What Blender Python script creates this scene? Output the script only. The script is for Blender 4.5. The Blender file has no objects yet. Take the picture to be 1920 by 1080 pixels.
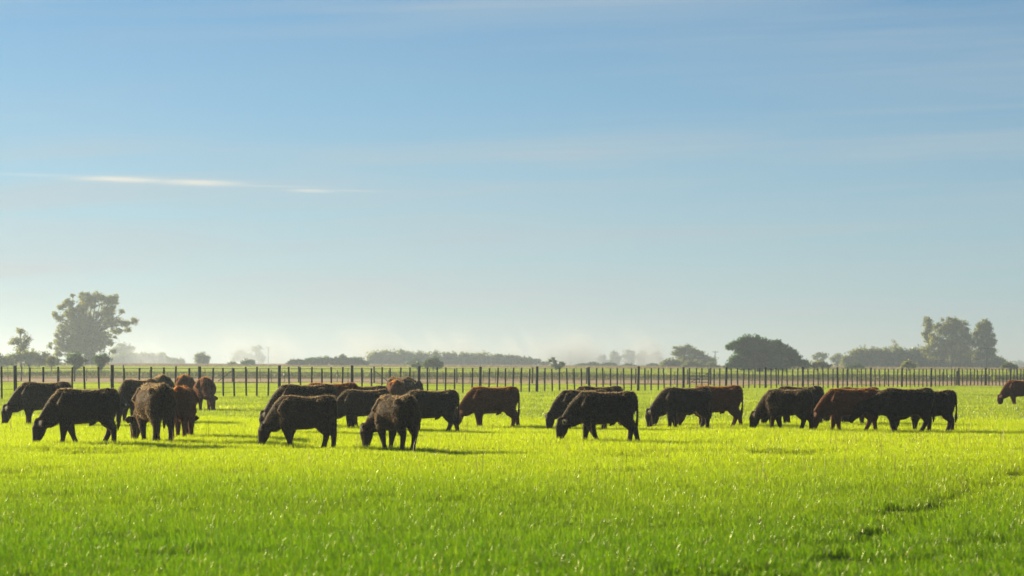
import bpy, bmesh, math, random
import numpy as np
from mathutils import Vector, Matrix, noise as mnoise
R = math.radians
random.seed(7); rng = np.random.default_rng(11)
scene = bpy.context.scene
col = scene.collection

# ------------------------------------------------------------------ camera
F = 5333.0          # focal length in pixels of a 1920 wide frame (100 mm lens)
H = 1.6             # eye height
HOR = 683.5         # horizon row at the middle of the frame
ROLL = 0.0042
cam = bpy.data.cameras.new('camera'); co = bpy.data.objects.new('camera', cam); col.objects.link(co)
cam.sensor_width = 36.0; cam.lens = 100.0; cam.clip_start = 0.5; cam.clip_end = 20000
cam.shift_y = (HOR-540)/1920
co.matrix_world = Matrix.Translation((0,0,H)) @ Matrix.Rotation(R(90),4,'X') @ Matrix.Rotation(ROLL,4,'Z')
cam.dof.use_dof = True; cam.dof.focus_distance = 60.0; cam.dof.aperture_fstop = 3.6
scene.camera = co

# ------------------------------------------------------------------ light
SUN_AZ, SUN_EL = R(50), R(16)       # left of the view direction, above the horizon
sdir = Vector((-math.sin(SUN_AZ)*math.cos(SUN_EL), math.cos(SUN_AZ)*math.cos(SUN_EL), math.sin(SUN_EL)))
sun = bpy.data.lights.new('sun','SUN'); so = bpy.data.objects.new('sun', sun); col.objects.link(so)
sun.energy = 5.0; sun.angle = R(0.5); sun.color = (1.0,0.87,0.58)
so.rotation_euler = sdir.to_track_quat('Z','Y').to_euler()
world = bpy.data.worlds.new('World'); scene.world = world; world.use_nodes = True
def build_world():
    nt = world.node_tree; N = nt.nodes; L = nt.links; N.clear()
    out = N.new('ShaderNodeOutputWorld'); bg = N.new('ShaderNodeBackground'); L.new(bg.outputs[0], out.inputs[0])
    sky = N.new('ShaderNodeTexSky'); sky.sky_type = 'NISHITA'; sky.sun_disc = False
    sky.sun_elevation = SUN_EL; sky.sun_rotation = -SUN_AZ % (2*math.pi)
    sky.air_density = 0.65; sky.dust_density = 0.0; sky.ozone_density = 4.0; sky.altitude = 0
    bg.inputs[1].default_value = 0.05
    tc = N.new('ShaderNodeTexCoord'); sep = N.new('ShaderNodeSeparateXYZ'); L.new(tc.outputs['Generated'], sep.inputs[0])
    def M(op, a, b=None, c=None, clamp=False):
        n = N.new('ShaderNodeMath'); n.operation = op; n.use_clamp = clamp
        for i, v in enumerate((a,b,c)):
            if v is None: continue
            if isinstance(v,(int,float)): n.inputs[i].default_value = v
            else: L.new(v, n.inputs[i])
        return n.outputs[0]
    az = M('ARCTAN2', sep.outputs[0], sep.outputs[1]); el = M('ARCSINE', sep.outputs[2])
    def vec(x,y,z=0.0):
        n = N.new('ShaderNodeCombineXYZ')
        for i,v in enumerate((x,y,z)):
            if isinstance(v,(int,float)): n.inputs[i].default_value = v
            else: L.new(v,n.inputs[i])
        return n.outputs[0]
    def noise(v, scale, detail=4, rough=.55, dist=0.0):
        n = N.new('ShaderNodeTexNoise'); n.inputs['Scale'].default_value = scale; n.inputs['Detail'].default_value = detail
        n.inputs['Roughness'].default_value = rough; n.inputs['Distortion'].default_value = dist
        L.new(v, n.inputs['Vector']); return n.outputs[0]
    def ramp(v, a, b, lo=0.0, hi=1.0):
        n = N.new('ShaderNodeMapRange'); n.interpolation_type = 'SMOOTHSTEP'; L.new(v, n.inputs[0])
        for i,x in enumerate((a,b,lo,hi)): n.inputs[i+1].default_value = x
        return n.outputs[0]
    # thin cirrus sheets, drawn out along the horizon
    tilt = M('ADD', el, M('MULTIPLY', az, -0.035))
    n1 = noise(vec(M('MULTIPLY',az,5.0), M('MULTIPLY',tilt,62.0)), 1.0, 5, .5, .3)
    n2 = noise(vec(M('MULTIPLY',az,2.2), M('MULTIPLY',tilt,24.0), 3.7), 1.0, 3, .5)
    veil = M('MULTIPLY', ramp(n1,.36,.64), ramp(n2,.26,.56))
    veil = M('MULTIPLY', veil, ramp(az,-.30,.22,1.0,.42))
    n3 = noise(vec(M('MULTIPLY',az,3.0), M('MULTIPLY',tilt,130.0), 8.1), 1.0, 4, .55, .2)
    veil = M('ADD', M('MULTIPLY', veil, 0.52), M('MULTIPLY', M('MULTIPLY', ramp(n3,.46,.72), ramp(n2,.26,.60)), .27))
    veil = M('ADD', veil, ramp(el,.125,.0,.04,.50))
    # a few lit wisps low on the left
    wisp = None
    wn = noise(vec(M('MULTIPLY',az,60.0), M('MULTIPLY',el,900.0)), 1.0, 3, .6)
    for (px,py,wx,wy,a) in ((232,340,80,5.0,.72),(372,345,74,5.2,.72),(100,334,110,2.6,.22),(585,359,40,3.0,.5),(655,358.5,55,2.0,.25),(240,336,150,2.4,.12),(480,350,110,2.2,.22)):
        a0 = (px-960)/F; e0 = (HOR+ROLL*(px-960)-py)/F
        dx = M('DIVIDE', M('SUBTRACT',az,a0), wx/F)
        dy = M('DIVIDE', M('SUBTRACT',M('ADD',el,M('MULTIPLY',M('SUBTRACT',az,a0),.016)),e0), wy/F)
        r2 = M('ADD', M('MULTIPLY',dx,dx), M('MULTIPLY',dy,dy))
        g = M('MULTIPLY', M('EXPONENT', M('MULTIPLY', r2, -1.0)), M('MULTIPLY', ramp(wn,.2,.6,.55,1.0), a))
        wisp = g if wisp is None else M('MAXIMUM', wisp, g)
    cm = N.new('ShaderNodeMix'); cm.data_type = 'RGBA'; cm.blend_type = 'MIX'
    tint = N.new('ShaderNodeMix'); tint.data_type='RGBA'; tint.blend_type='MULTIPLY'; tint.inputs[0].default_value = 1.0
    L.new(sky.outputs[0], tint.inputs[6]); tint.inputs[7].default_value = SKY_TINT
    L.new(veil, cm.inputs[0]); L.new(tint.outputs[2], cm.inputs[6]); cm.inputs[7].default_value = VEIL_COL
    cw = N.new('ShaderNodeMix'); cw.data_type = 'RGBA'
    L.new(wisp, cw.inputs[0]); L.new(cm.outputs[2], cw.inputs[6]); cw.inputs[7].default_value = WISP_COL
    L.new(cw.outputs[2], bg.inputs[0])
SKY_TINT = (.80,1.0,.94,1); VEIL_COL = (4.5,5.35,5.95,1); WISP_COL = (9.6,8.7,7.2,1)
build_world()
scene.view_settings.view_transform = 'Standard'; scene.view_settings.look = 'None'
scene.view_settings.exposure = 1.0; scene.view_settings.gamma = 1
scene.cycles.use_denoising = True
scene.cycles.max_bounces = 8; scene.cycles.transparent_max_bounces = 8; scene.cycles.volume_bounces = 0
scene.cycles.sample_clamp_indirect = 6

# ------------------------------------------------------------------ helpers
def tag(o, label=None, cat=None, group=None, kind=None):
    if label: o['label'] = label
    if cat: o['category'] = cat
    if group: o['group'] = group
    if kind: o['kind'] = kind
    return o
def empty(name, loc, rz=0.0):
    o = bpy.data.objects.new(name, None); col.objects.link(o); o.location = loc; o.rotation_euler = (0,0,rz)
    o.empty_display_size = .2
    return o
def link(name, me, mat=None, parent=None, loc=None):
    o = bpy.data.objects.new(name, me); col.objects.link(o)
    if mat is not None:
        for m in (mat if isinstance(mat,(list,tuple)) else [mat]): me.materials.append(m)
    if parent is not None: o.parent = parent
    if loc is not None: o.location = loc
    return o
def mesh_np(name, V, faces_n, idx, smooth=False, mats=None):
    """mesh from numpy arrays: V (n,3); faces all with faces_n corners; idx flat"""
    me = bpy.data.meshes.new(name)
    V = np.asarray(V, dtype=np.float32).reshape(-1,3); idx = np.asarray(idx, dtype=np.int32).ravel()
    nf = len(idx)//faces_n
    me.vertices.add(len(V)); me.vertices.foreach_set('co', V.ravel())
    me.loops.add(len(idx)); me.loops.foreach_set('vertex_index', idx)
    me.polygons.add(nf); me.polygons.foreach_set('loop_start', np.arange(nf, dtype=np.int32)*faces_n)
    if smooth: me.polygons.foreach_set('use_smooth', np.ones(nf, dtype=bool))
    if mats is not None: me.polygons.foreach_set('material_index', np.asarray(mats, dtype=np.int32))
    me.update(calc_edges=True); me.validate()
    return me
def smoothstep(a,b,x):
    t = min(1,max(0,(x-a)/(b-a))); return t*t*(3-2*t)
PROF = [(0,0),(300,0),(350,.2),(400,.42),(500,.76),(700,1.07),(1000,1.16),(2000,1.2),(7000,1.2)]
# ruts, and hollows added to make dark shade patches in the pasture: (x, y, half length across, half length away, depth)
_rut=[(2.5,23.0),(3.1,26.0),(3.75,28.6),(4.4,31.2),(5.1,33.8),(6.1,37.2),(7.3,41.2),(8.6,45)]
HOLLOWS=[]
for (_x0,_y0),(_x1,_y1) in zip(_rut,_rut[1:]):
    for _k in range(4):
        _t=_k/4; _y=_y0+(_y1-_y0)*_t
        HOLLOWS.append((_x0+(_x1-_x0)*_t+.12,_y,.30,.9,(.50+.40*math.exp(-((_y-30.5)/3.6)**2))*(.88+.12*math.sin(_y*1.7))))
HOLLOWS+=[(-6.7,38.6,1.3,.9,.95),(-7.2,41.5,1.0,.8,.6),(-7.6,51,1.2,1.2,.6),(5.0,50.6,.95,1.6,.75),(2.15,50.0,.7,1.5,.7),(-1.0,50.5,.5,1.2,.45),(-4.0,41,.7,.7,.35),(1.0,26.5,.3,.7,.4),(-3.3,25.4,.4,.6,.5),(-5.2,33,.5,.8,.4),(.7,41,.5,1.0,.35),(3.6,44,.6,1.2,.35),(-1.5,32.5,.3,.6,.3),(-2.2,47,.4,1,.35),(2.2,36,.3,.7,.3)]
_hr=random.Random(77)  # random shallow hollows, added for soft shade patches
for _k in range(70):
    _y=_hr.uniform(20,62); HOLLOWS.append((_hr.uniform(-.19,.19)*_y,_y,_hr.uniform(.25,.9),_hr.uniform(.4,1.1),_hr.uniform(.10,.36)))
def hollow(x,y):
    v=0.0
    for (hx,hy,rx,ry,dp) in HOLLOWS:
        dx=(x-hx)/rx; dy=(y-hy)/ry
        if abs(dx)<2.6 and abs(dy)<2.6:
            v=max(v,dp*math.exp(-(dx*dx+dy*dy)))
    return v
def terr(x,y):
    for (a,za),(b,zb) in zip(PROF,PROF[1:]):
        if y<=b: z = za+(zb-za)*((y-a)/(b-a) if y>a else 0); break
    else: z = 1.2
    k = 1-smoothstep(60,110,y)
    if k>0:
        z += k*(0.07*mnoise.noise(Vector((x/6.0,y/9.0,1.3))) + 0.035*mnoise.noise(Vector((x/1.7,y/2.6,5.1))))
        z -= .19*hollow(x,y)
    return z
def world_x(px, d): return (px-960)/F*d
def world_z(px, py, d): return H+(HOR+ROLL*(px-960)-py)/F*d
def hor(px): return HOR+ROLL*(px-960)

# ------------------------------------------------------------------ materials
def mat_new(name):
    m = bpy.data.materials.new(name); m.use_nodes = True; m.node_tree.nodes.clear()
    return m, m.node_tree.nodes, m.node_tree.links
def n_noise(N,L,vec,scale,detail=3,rough=.5):
    n = N.new('ShaderNodeTexNoise'); n.inputs['Scale'].default_value = scale; n.inputs['Detail'].default_value = detail
    n.inputs['Roughness'].default_value = rough
    if vec is not None: L.new(vec,n.inputs['Vector'])
    return n.outputs[0]
def n_ramp(N,L,fac,stops):
    n = N.new('ShaderNodeValToRGB'); L.new(fac,n.inputs[0]); e = n.color_ramp.elements
    while len(e)<len(stops): e.new(.5)
    for el,(p,c) in zip(e,stops): el.position = p; el.color = (*c,1)
    return n.outputs[0]
def leaf_mat(name, dif, trans, mixw=.5, gloss=.04, var=.35, nscale=1.0, coat=None):
    """thin leaves or blades: reflects a little, lets light through"""
    m,N,L = mat_new(name)
    out = N.new('ShaderNodeOutputMaterial'); geo = N.new('ShaderNodeNewGeometry')
    nz = n_noise(N,L,geo.outputs['Position'],nscale,3,.6)
    def var_col(c):
        lo = tuple(x*(1-var) for x in c); hi = (c[0]*(1+var*1.3), c[1]*(1+var*.9), c[2]*(1+var))
        return n_ramp(N,L,nz,[(.3,lo),(.5,c),(.7,hi)])
    d = N.new('ShaderNodeBsdfDiffuse'); L.new(var_col(dif),d.inputs[0])
    t = N.new('ShaderNodeBsdfTranslucent'); L.new(var_col(trans),t.inputs[0])
    mx = N.new('ShaderNodeMixShader'); mx.inputs[0].default_value = mixw
    L.new(d.outputs[0],mx.inputs[1]); L.new(t.outputs[0],mx.inputs[2])
    g = N.new('ShaderNodeBsdfGlossy'); g.inputs['Roughness'].default_value = .38; g.inputs[0].default_value = (1,1,.9,1)
    m2 = N.new('ShaderNodeMixShader'); m2.inputs[0].default_value = gloss
    L.new(mx.outputs[0],m2.inputs[1]); L.new(g.outputs[0],m2.inputs[2]); L.new(m2.outputs[0],out.inputs[0])
    return m
def plain_mat(name, c1, c2, scale=4.0, rough=.8, stretch=(1,1,1), sheen=0, obj=True):
    m,N,L = mat_new(name)
    out = N.new('ShaderNodeOutputMaterial'); p = N.new('ShaderNodeBsdfPrincipled'); L.new(p.outputs[0],out.inputs[0])
    tc = N.new('ShaderNodeTexCoord'); mp = N.new('ShaderNodeMapping'); mp.inputs['Scale'].default_value = stretch
    L.new(tc.outputs['Object'],mp.inputs[0]); nz = n_noise(N,L,mp.outputs[0],scale,5,.6)
    L.new(n_ramp(N,L,nz,[(.3,c1),(.7,c2)]),p.inputs['Base Color']); p.inputs['Roughness'].default_value = rough
    p.inputs['Specular IOR Level'].default_value = .12
    if sheen: p.inputs['Sheen Weight'].default_value = sheen; p.inputs['Sheen Roughness'].default_value = .4
    b = N.new('ShaderNodeBump'); b.inputs['Strength'].default_value = .3; b.inputs['Distance'].default_value = .01
    L.new(nz,b.inputs['Height']); L.new(b.outputs[0],p.inputs['Normal'])
    return m
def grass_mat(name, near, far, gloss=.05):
    """pasture blades: backlit glow painted into the colour, deep green near, lighter lime where the herd stands"""
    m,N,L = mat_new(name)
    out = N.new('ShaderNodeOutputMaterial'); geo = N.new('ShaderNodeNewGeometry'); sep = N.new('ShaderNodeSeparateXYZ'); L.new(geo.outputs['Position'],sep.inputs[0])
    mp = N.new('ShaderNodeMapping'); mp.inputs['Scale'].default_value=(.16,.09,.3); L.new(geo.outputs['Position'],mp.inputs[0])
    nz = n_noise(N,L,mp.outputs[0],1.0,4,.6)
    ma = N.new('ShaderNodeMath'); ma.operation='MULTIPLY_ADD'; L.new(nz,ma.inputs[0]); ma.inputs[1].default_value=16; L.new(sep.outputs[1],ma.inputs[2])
    mr = N.new('ShaderNodeMapRange'); mr.interpolation_type='SMOOTHSTEP'; L.new(ma.outputs[0],mr.inputs[0]); mr.inputs[1].default_value=29; mr.inputs[2].default_value=66  # gradient along the field stands in for the backlit brightening with distance
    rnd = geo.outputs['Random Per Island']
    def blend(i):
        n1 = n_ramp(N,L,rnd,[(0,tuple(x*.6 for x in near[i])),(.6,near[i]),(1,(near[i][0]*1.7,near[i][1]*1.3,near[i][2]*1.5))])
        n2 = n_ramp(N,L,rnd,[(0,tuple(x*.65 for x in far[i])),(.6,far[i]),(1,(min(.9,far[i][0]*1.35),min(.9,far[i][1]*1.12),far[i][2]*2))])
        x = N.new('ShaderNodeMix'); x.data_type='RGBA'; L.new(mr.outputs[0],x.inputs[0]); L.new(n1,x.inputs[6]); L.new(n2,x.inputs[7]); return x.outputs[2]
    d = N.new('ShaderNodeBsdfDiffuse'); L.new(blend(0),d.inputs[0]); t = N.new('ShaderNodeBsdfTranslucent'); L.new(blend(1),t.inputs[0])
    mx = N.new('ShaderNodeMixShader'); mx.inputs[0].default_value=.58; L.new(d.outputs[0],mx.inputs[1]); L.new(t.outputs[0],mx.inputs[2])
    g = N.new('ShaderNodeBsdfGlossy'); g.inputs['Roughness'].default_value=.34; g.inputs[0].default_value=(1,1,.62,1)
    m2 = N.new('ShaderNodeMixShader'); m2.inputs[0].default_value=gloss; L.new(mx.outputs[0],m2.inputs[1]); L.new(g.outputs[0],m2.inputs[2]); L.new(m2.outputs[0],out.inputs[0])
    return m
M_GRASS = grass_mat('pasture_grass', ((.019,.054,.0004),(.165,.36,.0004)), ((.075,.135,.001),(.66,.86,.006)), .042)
M_GRASS_FAR = leaf_mat('pasture_grass_far', (.060,.095,.003), (.44,.58,.012), .58, .05, .45, .35)
M_GRASS_TIP = leaf_mat('pasture_grass_pale', (.12,.15,.02), (.60,.66,.06), .55, .06, .25, .3)
M_DRY = leaf_mat('dry_grass', (.23,.155,.065), (.34,.24,.10), .4, .03, .3, .5)
M_WEED = leaf_mat('weeds', (.050,.060,.022), (.10,.12,.03), .4, .03, .5, .15)
M_CROP = leaf_mat('far_crop', (.10,.15,.014), (.42,.50,.025), .5, .03, .3, .1)
M_POST = plain_mat('post_wood', (.016,.021,.022), (.045,.052,.050), 9, .85, (1,1,.15))
M_WIRE = plain_mat('fence_wire', (.06,.06,.06), (.10,.10,.10), 9, .5)
M_BARK = plain_mat('bark', (.05,.042,.034), (.13,.11,.09), 3, .9, (1,1,.3))
M_BLACK = plain_mat('black_hide', (.009,.0065,.005), (.019,.013,.0095), 7, .7)
M_DARKB = plain_mat('dark_brown_hide', (.015,.009,.006), (.030,.018,.011), 7, .75)
M_RED = plain_mat('red_brown_hide', (.075,.024,.010), (.125,.042,.018), 7, .75)
M_HAIR_K = leaf_mat('black_hair', (.014,.0105,.008), (.46,.31,.16), .32, .03, .3, 9)
M_HAIR_D = leaf_mat('dark_brown_hair', (.022,.014,.009), (.52,.32,.15), .32, .03, .3, 9)
M_HAIR_R = leaf_mat('red_brown_hair', (.085,.028,.011), (.70,.26,.08), .28, .03, .3, 9)
M_CREST_K = leaf_mat('rim_light_black_crest', (.03,.02,.012), (.72,.52,.28), .5, .03, .3, 9)  # paler crest hair, golden rim light put into the colour
M_CREST_R = leaf_mat('rim_light_red_crest', (.10,.035,.012), (.95,.42,.12), .5, .03, .3, 9)  # same painted rim light for the red cattle
M_EYE = plain_mat('eye', (.004,.004,.004), (.006,.006,.006), 3, .1)
M_TAG_Y = plain_mat('tag_plastic', (.40,.52,.05), (.45,.58,.07), 3, .4)
M_TAG_W = plain_mat('tag_plastic_white', (.55,.55,.42), (.62,.62,.5), 3, .4)

# ------------------------------------------------------------------ ground: one sheet to the horizon
def build_ground():
    ys = [-30,0,8]+[12+.5*i for i in range(100)]+[62+1.0*i for i in range(60)]+[124+4*i for i in range(45)]+[310+15*i for i in range(30)]+[800,1000,1400,2000,3000,4500,6500,8800]
    xs = sorted(set([-2500,-1200,-600,-300,-150,-100]+[-70+1.0*i for i in range(141)]+[-12+.33*i for i in range(73)]+[100,150,300,600,1200,2500]))
    V = [(x,y,terr(x,y)) for y in ys for x in xs]; nx = len(xs); idx = []
    for j in range(len(ys)-1):
        for i in range(nx-1):
            a = j*nx+i; idx += [a,a+1,a+nx+1,a+nx]
    me = mesh_np('ground', V, 4, idx, True)
    m,N,L = mat_new('ground_soil')
    out = N.new('ShaderNodeOutputMaterial'); p = N.new('ShaderNodeBsdfPrincipled'); L.new(p.outputs[0],out.inputs[0])
    p.inputs['Roughness'].default_value = .95; p.inputs['Specular IOR Level'].default_value = .1
    geo = N.new('ShaderNodeNewGeometry'); sep = N.new('ShaderNodeSeparateXYZ'); L.new(geo.outputs['Position'],sep.inputs[0])
    mp = N.new('ShaderNodeMapping'); mp.inputs['Scale'].default_value = (.02,.045,1); L.new(geo.outputs['Position'],mp.inputs[0])
    wob = n_noise(N,L,mp.outputs[0],1.0,4,.6)
    ma = N.new('ShaderNodeMath'); ma.operation='MULTIPLY_ADD'; L.new(wob,ma.inputs[0]); ma.inputs[1].default_value = 26; L.new(sep.outputs[1],ma.inputs[2])
    mr = N.new('ShaderNodeMapRange'); L.new(ma.outputs[0],mr.inputs[0]); mr.inputs[1].default_value = 0; mr.inputs[2].default_value = 1000
    fine = n_noise(N,L,geo.outputs['Position'],.6,5,.65)
    g=(.045,.070,.010); tan=(.48,.34,.20); dk=(.12,.105,.05); crop=(.10,.15,.028); st=(.26,.205,.10)
    c = n_ramp(N,L,mr.outputs[0],[(.0,g),(.234,g),(.239,dk),(.245,tan),(.312,tan),(.317,dk),(.322,st),(.336,st),(.345,dk),(.360,dk),(.368,crop),(.56,crop),(.60,st),(1,st)])
    f2 = n_ramp(N,L,fine,[(.3,(.6,.6,.6)),(.7,(1.25,1.22,1.18))])
    mm = N.new('ShaderNodeMix'); mm.data_type='RGBA'; mm.blend_type='MULTIPLY'; mm.inputs[0].default_value = 1
    L.new(c,mm.inputs[6]); L.new(f2,mm.inputs[7]); L.new(mm.outputs[2],p.inputs['Base Color'])
    b = N.new('ShaderNodeBump'); b.inputs['Distance'].default_value = .2; L.new(fine,b.inputs['Height']); L.new(b.outputs[0],p.inputs['Normal'])
    o = link('ground', me, m); o['kind'] = 'structure'
build_ground()

# ------------------------------------------------------------------ grass (stuff, geometry nodes)
def blades_mesh(name, n, size, hmin, hmax, wmin, wmax, mats, mat_p, lean=.45, r=None):
    r = r or rng
    P = r.uniform(-size/2, size/2, (n,2)); a = r.uniform(0,2*np.pi,n); h = r.uniform(hmin,hmax,n)*(0.75+.5*r.random(n)); w = r.uniform(wmin,wmax,n)
    ld = r.uniform(0,2*np.pi,n); lm = np.abs(r.normal(0,lean,n)).clip(0,1.3)
    sx, sy = np.cos(a)*w/2, np.sin(a)*w/2
    lx, ly = np.cos(ld)*lm*h, np.sin(ld)*lm*h
    b = np.stack([P[:,0],P[:,1],np.zeros(n)-.01],1); side = np.stack([sx,sy,np.zeros(n)],1)
    mid = b+np.stack([lx*.3,ly*.3,h*.58],1); tip = b+np.stack([lx,ly,h*(1-.22*lm)],1)
    V = np.stack([b-side,b+side,mid+side*.8,mid-side*.8,tip],1).reshape(-1,3)
    base = (np.arange(n)*5)[:,None]
    # two triangles and a tip triangle
    idx = np.concatenate([base+np.array([[0,1,2]]), base+np.array([[0,2,3]]), base+np.array([[3,2,4]])],1).reshape(-1)
    mi = np.repeat(r.choice(len(mats), n, p=mat_p),3)
    me = mesh_np(name, V, 3, idx, True, mi)
    for m in mats: me.materials.append(m)
    return me
def gn_scatter(name, pts, var, rot, scl, sources, label, cat):
    """one object: a cloud of points, each carrying one of the source patches"""
    me = bpy.data.meshes.new(name); me.from_pydata([tuple(p) for p in pts],[],[])
    def attr(nm,typ,vals,key='value'):
        a = me.attributes.new(nm,typ,'POINT'); a.data.foreach_set(key, np.asarray(vals).ravel())
    attr('variant','INT',np.asarray(var,dtype=np.int32)); attr('spin','FLOAT',np.asarray(rot,dtype=np.float32))
    attr('grow','FLOAT_VECTOR',np.asarray(scl,dtype=np.float32),'vector')
    o = link(name, me); tag(o, label, cat, kind='stuff')
    ng = bpy.data.node_groups.new(name+'_nodes','GeometryNodeTree')
    ng.interface.new_socket('Geometry',in_out='INPUT',socket_type='NodeSocketGeometry'); ng.interface.new_socket('Geometry',in_out='OUTPUT',socket_type='NodeSocketGeometry')
    N = ng.nodes; L = ng.links; gi = N.new('NodeGroupInput'); go = N.new('NodeGroupOutput')
    iop = N.new('GeometryNodeInstanceOnPoints'); L.new(gi.outputs[0],iop.inputs['Points'])
    j = N.new('GeometryNodeJoinGeometry')
    for s in reversed(sources):
        oi = N.new('GeometryNodeObjectInfo'); oi.inputs['Object'].default_value = s; oi.inputs['As Instance'].default_value = True
        L.new(oi.outputs['Geometry'], j.inputs[0])
    L.new(j.outputs[0], iop.inputs['Instance']); iop.inputs['Pick Instance'].default_value = True
    def named(nm,t):
        n = N.new('GeometryNodeInputNamedAttribute'); n.data_type = t; n.inputs[0].default_value = nm; return n.outputs[0]
    L.new(named('variant','INT'), iop.inputs['Instance Index'])
    cx = N.new('ShaderNodeCombineXYZ'); L.new(named('spin','FLOAT'),cx.inputs[2])
    L.new(cx.outputs[0], iop.inputs['Rotation']); L.new(named('grow','FLOAT_VECTOR'), iop.inputs['Scale'])
    L.new(iop.outputs[0], go.inputs[0])
    md = o.modifiers.new('scatter','NODES'); md.node_group = ng
    return o
def source(name, me): return bpy.data.objects.new(name, me)
def build_grass():
    def field(y0,y1,step,srcs,name,label,jit):
        pts=[];var=[];rot=[];scl=[]; y=y0
        while y < y1:
            half = .21*y+6.5; x = -half
            while x < half:
                px = x+random.uniform(-jit,jit); py = y+random.uniform(-jit,jit)
                k = .95+.30*mnoise.noise(Vector((px/1.1,py/2.2,0)))+.28*mnoise.noise(Vector((px/6,py/11,4)))
                hl = hollow(px,py)
                pts.append((px,py,terr(px,py))); var.append(random.randrange(len(srcs))); rot.append(random.uniform(0,6.283)); scl.append((1,1,max(.12,k*(1-.60*min(1,hl)))))
                x += step
            y += step
        gn_scatter(name, pts,var,rot,scl,srcs,label,'grass')
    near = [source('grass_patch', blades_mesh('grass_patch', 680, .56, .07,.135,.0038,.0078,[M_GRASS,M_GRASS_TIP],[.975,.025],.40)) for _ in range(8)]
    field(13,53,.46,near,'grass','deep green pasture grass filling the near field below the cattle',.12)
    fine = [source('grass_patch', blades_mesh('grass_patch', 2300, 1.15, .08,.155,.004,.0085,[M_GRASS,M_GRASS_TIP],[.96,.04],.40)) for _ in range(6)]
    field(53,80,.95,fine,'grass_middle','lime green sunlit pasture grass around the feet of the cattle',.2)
    coarse = [source('grass_patch_far', blades_mesh('grass_patch_far', 1500, 2.5, .09,.18,.012,.022,[M_GRASS_FAR,M_GRASS_TIP],[.93,.07],.45)) for _ in range(5)]
    pts=[];var=[];rot=[];scl=[]
    pts=[];var=[];rot=[];scl=[]
    y = 80
    while y < 224:
        half = .25*y+5.0; x = -half
        while x < half:
            px = x+random.uniform(-.4,.4); py = y+random.uniform(-.4,.4)
            k = (.95-.45*smoothstep(170,215,py))+.75*mnoise.noise(Vector((px/6,py/9,0)))
            pts.append((px,py,terr(px,py))); var.append(random.randrange(5)); rot.append(random.uniform(0,6.283)); scl.append((1,1,max(.45,k)))
            x += 2.0
        y += 2.0
    gn_scatter('grass_far', pts,var,rot,scl,coarse,'pale green pasture grass between the cattle and the far fence','grass')
    # dry seed stalks standing above the pasture
    stalk = [source('stalk_patch', blades_mesh('stalk_patch', 3, .7, .28,.5,.006,.010,[M_DRY],[1.0],.25)) for _ in range(5)]
    pts=[];var=[];rot=[];scl=[]
    for _ in range(260):
        y = 36+70*random.random()**.8; x = random.uniform(-1,1)*(.19*y+1)
        pts.append((x,y,terr(x,y))); var.append(random.randrange(5)); rot.append(random.uniform(0,6.28)); s=random.uniform(.7,1.2); scl.append((s,s,s))
    gn_scatter('seed_stalks', pts,var,rot,scl,stalk,'scattered dry straw seed stalks standing above the green pasture','grass')
    # dry verge, weeds, far crop and far stubble: strips across the view
    def strip(name,y0,y1,step,mats,p,n,size,h,w,label,cat,kn=.5,thr=-1.0,hx=.25):
        src = [source(name+'_patch', blades_mesh(name+'_patch', n, size, h*.6,h,w*.6,w,mats,p,.5)) for _ in range(5)]
        pts=[];var=[];rot=[];scl=[]; y=y0
        while y<y1:
            half = hx*y+6; x=-half
            while x<half:
                px=x+random.uniform(-.5,.5)*step; py=y+random.uniform(-.5,.5)*step
                q = mnoise.noise(Vector((px/9,py/14,2)))+.6*mnoise.noise(Vector((px/2.7,py/5,7)))
                if q>thr:
                    pts.append((px,py,terr(px,py))); var.append(random.randrange(5)); rot.append(random.uniform(0,6.283)); scl.append((1,1,max(.35,.9+kn*q)))
                x+=step
            y+=step
        gn_scatter(name,pts,var,rot,scl,src,label,cat)
    strip('verge_grass',224,234,2.2,[M_WEED,M_DRY],[.45,.55],160,3.0,.13,.04,'rough brown verge grass along the second fence','grass',.8,-.05)
    strip('verge_weeds',300,322,3,[M_WEED,M_DRY],[.6,.4],130,4.0,.16,.06,'low scrubby weeds along the far side of the dirt track','weeds',.8,-.05)
    strip('dark_weeds',326,346,3,[M_WEED,M_CROP],[.85,.15],300,4.5,.52,.08,'dark tall weeds in a strip below the green field','weeds',.9,-.6)
    strip('crop',350,560,6,[M_CROP],[1.0],240,7.5,.24,.12,'bright green crop strip beyond the weeds','crop',.5)
    strip('stubble',565,900,11,[M_DRY,M_WEED],[.9,.1],220,13,.45,.2,'tan dry grass field reaching to the trees','grass',.6)
build_grass()

# ------------------------------------------------------------------ tubes
def tube_np(path, rads, seg=10, cap=True, up=Vector((0,0,1))):
    """path: points; rads: (half height, half width) or r; returns V, quad list with tris for caps"""
    V=[];Fc=[]; P=[Vector(p) for p in path]; n=len(P)
    for i,p in enumerate(P):
        t = (P[min(i+1,n-1)]-P[max(i-1,0)]).normalized()
        lat = t.cross(up)
        if lat.length<1e-3: lat = Vector((0,1,0)) if abs(t.y)<.9 else Vector((1,0,0))
        lat.normalize(); u = lat.cross(t).normalized()
        r = rads[i]; rh,rw = (r,r) if isinstance(r,(int,float)) else r
        for k in range(seg):
            a = 2*math.pi*k/seg; V.append(p+u*(math.sin(a)*rh)+lat*(math.cos(a)*rw))
    for i in range(n-1):
        for k in range(seg):
            k2=(k+1)%seg; Fc.append((i*seg+k, i*seg+k2,(i+1)*seg+k2,(i+1)*seg+k))
    if cap:
        Fc.append(tuple(range(seg-1,-1,-1))); Fc.append(tuple((n-1)*seg+k for k in range(seg)))
    return V,Fc
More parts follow.
